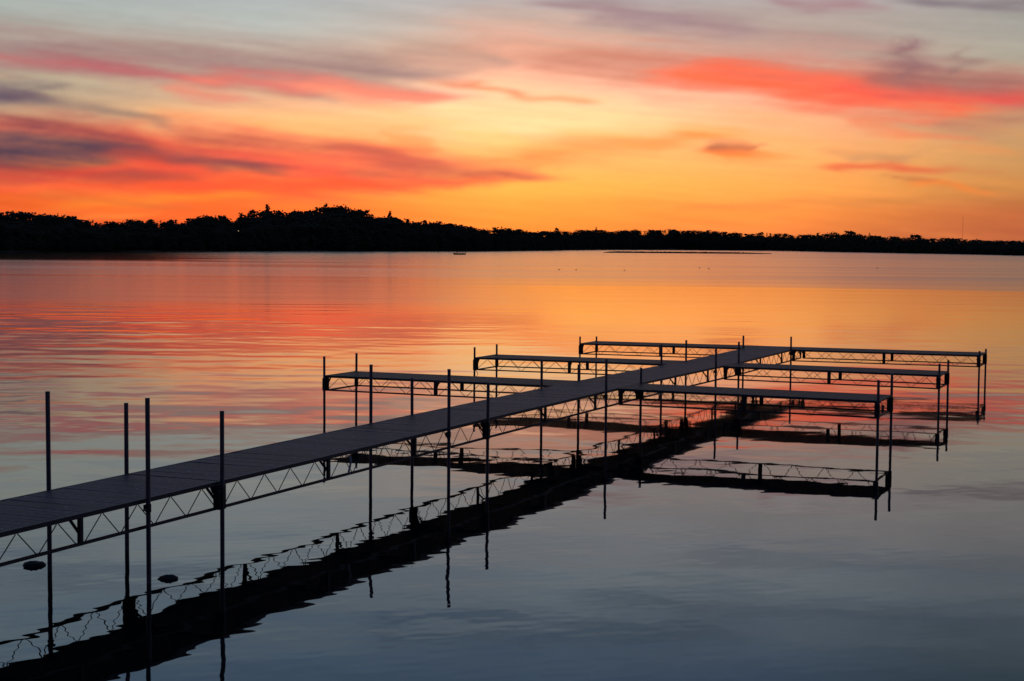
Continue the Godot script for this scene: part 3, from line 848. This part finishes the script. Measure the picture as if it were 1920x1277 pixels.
# crown and trunk of a tree one metre tall
func tree_meshes(kind: String) -> Array:
	var st := start()
	var tk := start()
	var bend := rng.randf_range(-0.03, 0.03)
	match kind:
		"oak", "maple":
			var wide := 0.36 if kind == "oak" else 0.27
			var mid := 0.58 if kind == "oak" else 0.56
			var tall := 0.36 if kind == "oak" else 0.42
			var lobes := []
			for i in 9:
				var a := rng.randf() * TAU
				lobes.append(Vector3(cos(a) * wide * rng.randf_range(0.2, 0.75), mid + rng.randf_range(-0.6, 0.75) * tall, sin(a) * wide * rng.randf_range(0.2, 0.75)))
			lobes.append(Vector3(0, mid + tall * 0.7, 0))
			for L in lobes:
				for i in 44:
					var v := Vector3(rng.randfn(), rng.randfn() * 0.8, rng.randfn()).normalized() * pow(rng.randf(), 0.4)
					var s := rng.randf_range(0.016, 0.037)
					blob(st, L + v * wide * 0.48, Vector3(s * 1.3, s, s * 1.3))
			tube(tk, [Vector3.ZERO, Vector3(bend, 0.3, 0), Vector3(bend * 2, 0.75, 0)], [0.024, 0.018, 0.007], 6)
			for L in lobes.slice(0, 6):
				tube(tk, [Vector3(bend, 0.28 + rng.randf() * 0.15, 0), L], [0.011, 0.004], 5)
		"pine":
			tube(tk, [Vector3.ZERO, Vector3(bend, 0.5, 0), Vector3(bend, 0.97, 0)], [0.02, 0.014, 0.004], 6)
			for i in 13:
				var y := 0.42 + 0.55 * i / 12.0 + rng.randf_range(-0.02, 0.02)
				for q in rng.randi_range(2, 4):
					var a := rng.randf() * TAU
					var len := rng.randf_range(0.06, 0.17) * (1.0 if i < 10 else 0.6)
					var tip := Vector3(cos(a) * len + bend, y + 0.03, sin(a) * len)
					tube(tk, [Vector3(bend, y - 0.02, 0), tip], [0.006, 0.002], 4)
					for n in 16:
						var s := rng.randf_range(0.011, 0.026)
						blob(st, Vector3(bend, y, 0).lerp(tip, rng.randf_range(0.2, 1.1)) + Vector3(rng.randf_range(-0.035, 0.035), rng.randf_range(-0.025, 0.03), rng.randf_range(-0.035, 0.035)), Vector3(s * 1.2, s * 0.85, s * 1.2))
		"spruce":
			tube(tk, [Vector3.ZERO, Vector3(0, 0.97, 0)], [0.018, 0.003], 6)
			for i in 24:
				var y := 0.12 + 0.88 * i / 23.0
				var r := 0.17 * pow(1.0 - i / 24.5, 0.85) + 0.006
				for q in 9:
					var a := TAU * q / 9.0 + i + rng.randf() * 0.4
					var s := rng.randf_range(0.015, 0.03)
					blob(st, Vector3(cos(a) * r, y - r * 0.25, sin(a) * r) * Vector3(rng.randf_range(0.5, 1.1), 1, rng.randf_range(0.5, 1.1)), Vector3(s * 1.4, s * 0.7, s * 1.4))
	return [done(st), done(tk)]

func nth(tally: Dictionary, what: String) -> String:
	var n: int = tally.get(what, 0)
	tally[what] = n + 1
	var words := ["first", "second", "third", "fourth", "fifth", "sixth", "seventh", "eighth", "ninth", "tenth", "eleventh", "twelfth", "thirteenth", "fourteenth", "fifteenth", "sixteenth", "seventeenth", "eighteenth", "nineteenth", "twentieth"]
	return words[n] if n < 20 else "%dth" % (n + 1)

func make_woods() -> void:
	rng.seed = 2024
	var kinds := ["oak", "oak", "maple", "maple", "pine", "pine", "spruce"]
	var protos := []
	for k in kinds:
		protos.append(tree_meshes(k))
	var words := {
		"oak": ["oak_tree", "broad round-crowned leafy tree"], "maple": ["leafy_tree", "upright leafy tree"], "pine": ["pine_tree", "ragged pine with tiered branches"], "spruce": ["spruce_tree", "narrow pointed spruce"],
	}
	# trees that stand out of the skyline: bearing, rise of the top, kind, width, label
	var marked := [
		[-508.0, 55.5, 4, 0.75, "lone pine with bare gaps at the left foot of the wooded hill"],
		[-459.0, 70.5, 5, 0.9, "flat-topped pine standing above the hill's left shoulder"],
		[-439.0, 64.5, 2, 0.9, "small round treetop just right of the flat-topped pine on the hill"],
		[-406.0, 66.5, 0, 1.0, "broad dark crown right of the gap on the hill's left shoulder"],
		[-351.0, 74.5, 4, 0.75, "spiky pine top at the left edge of the hill's summit"],
		[-318.0, 76.5, 0, 1.3, "large rounded crown at the summit of the wooded hill"],
		[-231.0, 61.0, 5, 0.8, "pine with layered branches on the hill's right slope"],
		[-21.0, 36.5, 6, 0.9, "small pointed spruce over the low shore right of the boat"],
		[83.0, 33.5, 4, 1.0, "thin ragged pine above the middle of the low shore"],
		[156.0, 36.5, 6, 1.2, "tallest pointed spruce on the low middle shore"],
		[230.0, 34.5, 0, 1.0, "round crown rising from the low shore behind the reed bed's left end"],
		[300.0, 34.0, 2, 1.4, "wide flat-domed crown on the shore behind the reed bed"],
		[-917.0, 55.5, 2, 1.0, "bushy crown sticking up at the far left end of the shore"],
		[-875.0, 53.0, 3, 1.0, "second bushy crown from the left end of the shore"],
		[-570.0, 54.5, 0, 1.3, "wide rounded crown left of the lone pine below the hill"],
		[-680.0, 45.0, 2, 1.1, "low domed crown in the dip of the left shore"],
		[-640.0, 45.0, 2, 1.1, "domed crown in the dip, next to the low wide crown before the hill"],
		[600.0, 32.0, 0, 1.2, "rounded crown on the rise of the right far shore"],
	]
	var first := {}
	var place := func(bearing: float, back: float, top: float, k: int, wide: float, label: String, group: String) -> void:
		var d := shore_at(bearing) + back
		var g := land(bearing, back) - 0.2
		var size := maxf(3.0, EYE + top / U * d - g)
		var w: Array = words[kinds[k]]
		var at := out_at(bearing, d, g)
		var o: Node3D
		if first.has(k):
			o = dup(first[k], at, rng.randf() * TAU, label, group)
			if not group: o.remove_meta("group")
		else:
			o = thing(w[0], label, "tree", at, rng.randf() * TAU, group)
			put("crown", protos[k][0], mats["leaves_%d" % (k % 3)], o)
			put("trunk", protos[k][1], mats["bark"], o)
			first[k] = o
		var ww := wide * clampf(12.0 / size, 0.75, 1.5) * lerpf(1.0, 1.35, smoothstep(900.0, 1300.0, d))
		o.scale = Vector3(size * ww, size, size * ww)
	for m in marked:
		place.call(m[0], rng.randf_range(50.0, 80.0), m[1] + 1.0, m[2], m[3], m[4], "")
	var tally := {}
	var stretches := [
		[-680.0, "on the left shore before its dip"], [-508.0, "between the shore's dip and the lone pine"], [-459.0, "between the lone and the flat-topped pine"],
		[-318.0, "between the flat-topped pine and the summit"], [-231.0, "between the summit and the layered pine"], [-100.0, "between the layered pine and the boat"],
		[-21.0, "between the boat and the small spruce"], [156.0, "between the small and the tallest spruce"], [480.0, "behind the reed bed"], [842.0, "between the reed bed and the mast"],
	]
	var uneven := FastNoiseLite.new()
	uneven.seed = 8
	uneven.frequency = 0.022
	uneven.fractal_octaves = 2
	var b := -1060.0
	while b < 1090.0:
		var d := shore_at(b)
		var k: int = [0, 2, 3, 1, 2, 0, 3, 1, 0, 2, 1, 3, 0, 2, 3, 1, 2, 0, 4, 6][rng.randi() % 20]
		var top := table(SKYLINE, b) - absf(rng.randfn(0.0, 1.0)) + uneven.get_noise_1d(b) * (6.0 if b < 0.0 else 3.5) + (rng.randf_range(1.5, 4.0) if rng.randf() < 0.07 else 0.0)
		var where := "on the left shore" if b < -560.0 else ("on the wooded hill" if b < -190.0 else ("on the low middle shore" if b < 420.0 else "on the far right shore"))
		var w: Array = words[kinds[k]]
		var reach := "right of the mast"
		for z in stretches:
			if b < z[0]:
				reach = z[1]
				break
		place.call(b, rng.randf_range(35.0, 110.0), top, k, rng.randf_range(0.95, 1.75), "%s %s from the left %s" % [nth(tally, "%d %s" % [k / 2, reach]), w[1], reach], "%ss %s" % [(w[0] as String).replace("_", " "), where])
		b += rng.randf_range(5.0, 9.5)
	# the mass of woods below the skyline
	for k in [0, 2, 4]:
		var spots := []
		for i in 3400:
			var bb := rng.randf_range(-1900.0, 1900.0)
			var back := pow(rng.randf(), 1.5) * 120.0 + 3.0
			var d := shore_at(bb) + back
			var g := land(bb, back) - 0.3
			var outside := absf(bb) > 1075.0
			var full := (EYE + (table(SKYLINE, bb) - (0.0 if outside else 4.5)) / U * d - g) * 1.3
			var size := maxf(1.5, full * (rng.randf_range(0.6, 0.98) if back > 22.0 else rng.randf_range(0.4, 0.8)))
			if k == 4: size *= 0.85
			var ww := size * clampf(11.0 / size, 0.9, 2.0)
			spots.append(Transform3D(Basis(Vector3.UP, rng.randf() * TAU).scaled(Vector3(ww, size, ww)), out_at(bb, d, g - size * (0.3 if k < 4 else 0.2))))
		var mm := MultiMesh.new()
		mm.transform_format = MultiMesh.TRANSFORM_3D
		mm.mesh = protos[k][0]
		mm.instance_count = spots.size()
		for i in spots.size():
			mm.set_instance_transform(i, spots[i])
		var o := MultiMeshInstance3D.new()
		o.multimesh = mm
		o.material_override = mats["leaves_%d" % (k % 3)]
		o.name = numbered("forest")
		add_child(o)
		tag(o, ["dense dark woods below the treeline of the far shore", "", "understorey of rounder crowns filling the far shore's woods", "", "mixed pines filling in the far shore's woods"][k], "forest", "", "stuff")

# ------------------------------------------------------------------ boat, people, ducks, rocks, mast, lamp
func make_boat() -> void:
	var at := out_at(-100.0, 640.0)
	var t := thing("fishing_boat", "small open fishing boat with three people aboard, far out before the hill", "boat", at, PI * 0.5 + 0.12)
	# along -z the bow; stations of (z, half width, keel, gunwale)
	var sta := [[2.3, 0.80, -0.12, 0.50], [1.4, 0.88, -0.16, 0.48], [0.2, 0.9, -0.17, 0.48], [-1.0, 0.74, -0.15, 0.54], [-1.8, 0.46, -0.08, 0.66], [-2.35, 0.06, 0.12, 0.82]]
	var st := start()
	st.set_smooth_group(1)
	var skin := []
	for s in sta:
		skin.append([Vector3(-s[1], s[3], s[0]), Vector3(-s[1] * 0.86, lerpf(s[2], s[3], 0.3), s[0]), Vector3(0, s[2], s[0]), Vector3(s[1] * 0.86, lerpf(s[2], s[3], 0.3), s[0]), Vector3(s[1], s[3], s[0])])
	for i in sta.size() - 1:
		for k in 4:
			quad(st, skin[i][k], skin[i][k + 1], skin[i + 1][k + 1], skin[i + 1][k])
			var shift := Vector3(0, 0.035, 0)
			quad(st, skin[i][k] * Vector3(0.95, 1, 1) + shift, skin[i + 1][k] * Vector3(0.95, 1, 1) + shift, skin[i + 1][k + 1] * Vector3(0.95, 1, 1) + shift, skin[i][k + 1] * Vector3(0.95, 1, 1) + shift)
	st.set_smooth_group(-1)
	var tr: Array = skin[0]
	for k in [1, 2, 3]:
		for v in [tr[0], tr[k], tr[k + 1]]:
			st.add_vertex(v)
	put("hull", done(st), mats["boat"], t)
	st = start()
	for i in sta.size() - 1:
		for q in [0, 4]:
			bar(st, skin[i][q], skin[i + 1][q], 0.05, 0.04)
	bar(st, tr[0], tr[4], 0.05, 0.05)
	put("gunwale", done(st), mats["pole"], t)
	for z in [1.5, 0.3, -0.9]:
		st = start()
		box(st, Vector3(-0.72, 0.24, z - 0.14), Vector3(0.72, 0.29, z + 0.14), 0.01)
		put("seat", done(st), mats["plank"], t)
	st = start()
	box(st, Vector3(-0.13, 0.52, 2.3), Vector3(0.13, 0.95, 2.68), 0.06)
	var mo := put("outboard_motor", done(st), mats["dark_steel"], t)
	st = start()
	box(st, Vector3(-0.05, -0.35, 2.4), Vector3(0.05, 0.52, 2.54))
	put("motor_leg", done(st), mats["dark_steel"], mo)
	# a person, sitting: one body
	var caps := [
		[Vector3(0, 0.06, 0), Vector3(0, 0.32, -0.02), 0.15, 0.15], [Vector3(0, 0.32, -0.02), Vector3(0, 0.52, -0.05), 0.15, 0.13],
		[Vector3(-0.16, 0.5, -0.04), Vector3(0.16, 0.5, -0.04), 0.065, 0.065], [Vector3(0, 0.55, -0.05), Vector3(0, 0.66, -0.07), 0.055, 0.052],
		[Vector3(0, 0.72, -0.08), Vector3(0, 0.80, -0.07), 0.082, 0.095], [Vector3(0, 0.735, -0.16), Vector3(0, 0.72, -0.185), 0.018, 0.014],
	]
	for s in [-1.0, 1.0]:
		caps.append([Vector3(0.1 * s, 0.06, -0.02), Vector3(0.13 * s, 0.1, -0.44), 0.085, 0.062])
		caps.append([Vector3(0.13 * s, 0.1, -0.44), Vector3(0.13 * s, -0.26, -0.42), 0.058, 0.04])
		caps.append([Vector3(0.13 * s, -0.28, -0.42), Vector3(0.13 * s, -0.29, -0.56), 0.042, 0.034])
		caps.append([Vector3(0.2 * s, 0.49, -0.04), Vector3(0.25 * s, 0.24, -0.12), 0.055, 0.044])
		caps.append([Vector3(0.25 * s, 0.24, -0.12), Vector3(0.13 * s, 0.2, -0.36), 0.042, 0.03])
		caps.append([Vector3(0.13 * s, 0.2, -0.36), Vector3(0.10 * s, 0.2, -0.44), 0.03, 0.02])
	var body := nets(caps, 0.032, 0.04)
	var hat := start()
	tube(hat, [Vector3(0, 0.80, -0.08), Vector3(0, 0.86, -0.075), Vector3(0, 0.91, -0.07)], [0.105, 0.1, 0.05], 12)
	tube(hat, [Vector3(0, 0.815, -0.10), Vector3(0, 0.822, -0.21)], [0.075, 0.05], 8)
	var hat_mesh := done(hat)
	var seats := [[1.5, 0.2, "person in a dark cap seated at the stern of the fishing boat", 0.2], [0.3, -0.25, "person seated amidships in the fishing boat, leaning towards the bow", 0.0], [-0.9, 0.1, "person seated nearest the bow of the fishing boat", PI]]
	var fr := Transform3D(Basis(Vector3.UP, PI * 0.5 + 0.12), at)
	var first: Node3D
	for s in seats:
		var p := fr * Vector3(s[1], 0.30, s[0])
		if first == null:
			first = thing("person", s[2], "person", p, PI * 0.5 + 0.12 + s[3], "people in the fishing boat")
			put("body", body, mats["clothes"], first)
			put("cap", hat_mesh, mats["cloth_dark"], first)
		else:
			dup(first, p, PI * 0.5 + 0.12 + s[3], s[2], "people in the fishing boat")

func make_ducks() -> void:
	var body := nets([
		[Vector3(0, 0.07, 0.06), Vector3(0, 0.075, -0.1), 0.085, 0.075], [Vector3(0, 0.10, 0.14), Vector3(0, 0.15, 0.24), 0.05, 0.014],
		[Vector3(0, 0.1, -0.14), Vector3(0, 0.22, -0.19), 0.042, 0.03], [Vector3(0, 0.245, -0.2), Vector3(0, 0.24, -0.22), 0.044, 0.038],
		[Vector3(0, 0.232, -0.25), Vector3(0, 0.222, -0.31), 0.018, 0.011],
	], 0.014, 0.03)
	var spots := [
		[350.5, 274.0, 0.4, "darkest duck, floating alone on the pale water right of centre"],
		[368.0, 268.0, 1.9, "duck swimming just right of the darkest duck"],
		[87.0, 240.0, -1.2, "leftmost duck on the pale water beyond the piers"],
		[119.0, 238.0, -0.6, "duck close right of the leftmost duck"],
		[210.0, 238.0, 2.4, "small duck midway between the leftmost pair and the darkest duck"],
		[684.0, 296.0, 1.0, "duck far to the right, alone on the grey water"],
	]
	var first: Node3D
	for s in spots:
		var p := out_at(s[0], s[1], -0.02)
		if first == null:
			first = thing("duck", s[3], "duck", p, s[2], "ducks out on the lake")
			first.scale = Vector3.ONE * 0.85
			put("body", body, mats["duck"], first)
		else:
			dup(first, p, s[2], s[3], "ducks out on the lake").scale = Vector3.ONE * 0.68

func make_rocks() -> void:
	var n := FastNoiseLite.new()
	n.seed = 3
	n.frequency = 2.2
	for r in [[-903.0, 17.6, 0.135, 0.05, "dark wet rock breaking the surface at the left edge, under the nearest truss"], [-648.0, 16.6, 0.112, 0.042, "smaller dark rock in the water between the nearest dock poles"]]:
		var st := start()
		st.set_smooth_group(1)
		var grid := []
		for i in 13:
			var row := []
			for k in 24:
				var th := PI * i / 12.0
				var a := TAU * k / 24.0
				var v := Vector3(sin(th) * cos(a), cos(th), sin(th) * sin(a))
				var s: float = 1.0 + 0.34 * n.get_noise_3dv(v * 0.9 + Vector3.ONE * r[0]) + 0.07 * n.get_noise_3dv(v * 3.0)
				row.append(v * s * Vector3(r[2], r[3], r[2] * 0.8) * 0.88)
			grid.append(row)
		for i in 12:
			for k in 24:
				var q := (k + 1) % 24
				quad(st, grid[i][k], grid[i][q], grid[i + 1][q], grid[i + 1][k])
		tag(put("rock", done(st), mats["rock"], self, Transform3D(Basis(), out_at(r[0], r[1], 0.004))), r[4], "rock", "rocks beside the dock")

func make_mast() -> void:
	var d := 2900.0
	var t := thing("radio_mast", "thin lattice radio mast rising behind the trees on the far right", "mast", out_at(842.0, d, 0.0))
	var hgt := 64.0
	for k in 3:
		var a := TAU * k / 3.0
		var st := start()
		bar(st, Vector3(cos(a) * 0.35, 0, sin(a) * 0.35), Vector3(cos(a) * 0.35, hgt, sin(a) * 0.35), 0.07, 0.07)
		put("mast_leg", done(st), mats["dark_steel"], t)
	var st := start()
	for i in 64:
		for k in 3:
			var a := TAU * k / 3.0
			var b := TAU * (k + 1) / 3.0
			bar(st, Vector3(cos(a) * 0.35, i, sin(a) * 0.35), Vector3(cos(b) * 0.35, i + 0.9, sin(b) * 0.35), 0.04, 0.04)
	put("lattice", done(st), mats["dark_steel"], t)

func make_lamp() -> void:
	var b := -514.0
	var d := shore_at(b) + 4.0
	var at := out_at(b, d, land(b, 4.0))
	var t := thing("street_lamp", "lit lamp on a tall post glinting from the dark foot of the hill", "street lamp", at)
	var st := start()
	tube(st, [Vector3.ZERO, Vector3(0, 9.6, 0)], [0.11, 0.07], 8)
	put("post", done(st), mats["dark_steel"], t)
	var sp := SphereMesh.new()
	sp.radius = 0.24
	sp.height = 0.48
	var glow := StandardMaterial3D.new()
	glow.resource_name = "lit lamp glass"
	glow.albedo_color = Color(0.9, 0.85, 0.75)
	glow.emission_enabled = true
	glow.emission = Color(1.0, 0.82, 0.6)
	glow.emission_energy_multiplier = 0.8
	put("lamp_globe", sp, glow, t, Transform3D(Basis(), Vector3(0, 9.8, 0)))
	var l := OmniLight3D.new()
	l.name = "lamp_light"
	l.light_color = Color(1.0, 0.82, 0.6)
	l.light_energy = 0.1
	l.light_size = 0.24
	l.omni_range = 30.0
	l.omni_attenuation = 2.0
	l.shadow_enabled = true
	l.position = Vector3(0, 9.8, 0)
	t.add_child(l)

# ------------------------------------------------------------------ materials
func noise_tex(freq: float, ramp: Array, seed_no: int, octaves := 4, size := 256) -> NoiseTexture2D:
	var n := FastNoiseLite.new()
	n.seed = seed_no
	n.frequency = freq
	n.fractal_octaves = octaves
	var t := NoiseTexture2D.new()
	t.width = size
	t.height = size
	t.seamless = true
	t.noise = n
	var g := Gradient.new()
	g.offsets = PackedFloat32Array([0.0, 0.5, 1.0])
	g.colors = PackedColorArray(ramp)
	t.color_ramp = g
	return t

func make_materials() -> void:
	# pale droppings and flecks, here and there
	var cells := FastNoiseLite.new()
	cells.seed = 14
	cells.noise_type = FastNoiseLite.TYPE_CELLULAR
	cells.cellular_return_type = FastNoiseLite.RETURN_DISTANCE
	cells.frequency = 0.028
	cells.fractal_octaves = 2
	var specks := NoiseTexture2D.new()
	specks.width = 512
	specks.height = 512
	specks.seamless = true
	specks.noise = cells
	var fleck := Gradient.new()
	fleck.offsets = PackedFloat32Array([0.0, 0.07, 0.12, 1.0])
	var pale := Color(0.55, 0.54, 0.52, 0.85)
	fleck.colors = PackedColorArray([pale, pale, Color(0.5, 0.5, 0.48, 0.0), Color(0.5, 0.5, 0.48, 0.0)])
	specks.color_ramp = fleck
	for k in 10:
		var pier := k >= 5
		var g: float = [0.024, 0.029, 0.033, 0.037, 0.043][k % 5] * (0.6 if pier else 1.0)
		var m := mat(("pier_board_%d" if pier else "board_%d") % (k % 5), Color(1, 1, 1), 0.56)
		m.metallic_specular = 0.27 if not pier else 0.22
		m.detail_enabled = true
		m.detail_albedo = specks
		m.detail_uv_layer = BaseMaterial3D.DETAIL_UV_2
		m.uv2_triplanar = true
		m.uv2_world_triplanar = true
		m.uv2_scale = Vector3(0.27, 0.27, 0.27)
		var c := Color(g * 0.9, g * 0.95, g * 1.3) if pier else Color(g * 1.1, g * 0.68, g * 1.5)
		m.albedo_texture = noise_tex(0.035, [(c * 0.15).linear_to_srgb(), c.linear_to_srgb(), (c * 2.8).linear_to_srgb()], 60 + k, 5, 256)
		m.uv1_triplanar = true
		m.uv1_world_triplanar = true
		m.uv1_scale = Vector3(1.3, 1.3, 1.3)
	var s := mat("steel", Color(0.055, 0.053, 0.065), 0.6, 0.4)
	s.albedo_texture = null
	mat("dark_steel", Color(0.03, 0.03, 0.034), 0.6, 0.3)
	var p := mat("pole", Color(1, 1, 1), 0.42, 0.6)
	p.albedo_texture = noise_tex(0.03, [Color(0.07, 0.064, 0.085).linear_to_srgb(), Color(0.1, 0.092, 0.12).linear_to_srgb(), Color(0.14, 0.13, 0.16).linear_to_srgb()], 5)
	p.uv1_triplanar = true
	p.uv1_scale = Vector3(3, 0.8, 3)
	mat("strap", Color(0.45, 0.45, 0.5), 0.8)
	mat("rope", Color(0.2, 0.17, 0.13), 0.9)
	mat("earth", Color(0.035, 0.032, 0.022), 0.95)
	mat("grass", Color(0.05, 0.065, 0.025), 0.95)
	mat("reeds", Color(0.05, 0.045, 0.025), 0.95)
	mat("bark", Color(0.05, 0.042, 0.035), 0.95)
	mat("leaves_0", Color(0.04, 0.045, 0.025), 0.95)
	mat("leaves_1", Color(0.034, 0.042, 0.026), 0.95)
	mat("leaves_2", Color(0.042, 0.045, 0.024), 0.95)
	mat("boat", Color(0.12, 0.05, 0.045), 0.5)
	mat("plank", Color(0.2, 0.16, 0.12), 0.8)
	mat("clothes", Color(0.06, 0.06, 0.075), 0.9)
	mat("cloth_dark", Color(0.03, 0.03, 0.035), 0.9)
	mat("duck", Color(0.06, 0.05, 0.04), 0.85)
	mat("rock", Color(0.03, 0.03, 0.032), 0.75)

func _ready() -> void:
	var cam := Camera3D.new()
	cam.name = "camera"
	cam.fov = 24.03
	cam.near = 0.1
	cam.far = 9000.0
	cam.transform = Transform3D(Basis(Vector3.RIGHT, -0.0587) * Basis(Vector3.BACK, 0.0079), Vector3(0, EYE, 0))
	add_child(cam)
	cam.current = true
	var env := Environment.new()
	env.background_mode = Environment.BG_SKY
	env.tonemap_mode = Environment.TONE_MAPPER_LINEAR
	env.tonemap_exposure = 1.0
	env.background_energy_multiplier = 1.0
	env.sdfgi_enabled = true
	env.ssao_enabled = true
	env.ssil_enabled = true
	var sm := PanoramaSkyMaterial.new()
	sm.panorama = make_sky()
	var sky := Sky.new()
	sky.sky_material = sm
	env.sky = sky
	var we := WorldEnvironment.new()
	we.name = "world_environment"
	we.environment = env
	add_child(we)
	# the sun has just gone down behind the far woods
	var sun := DirectionalLight3D.new()
	sun.name = "sun"
	sun.light_color = Color(1.0, 0.62, 0.35)
	sun.light_energy = 0.15
	sun.light_angular_distance = 0.5
	sun.shadow_enabled = true
	sun.rotation = Vector3(deg_to_rad(1.6), PI - deg_to_rad(1.5), 0)
	add_child(sun)
	make_materials()
	make_water()
	make_land()
	make_woods()
	make_dock()
	make_boat()
	make_ducks()
	make_rocks()
	make_mast()
	make_lamp()
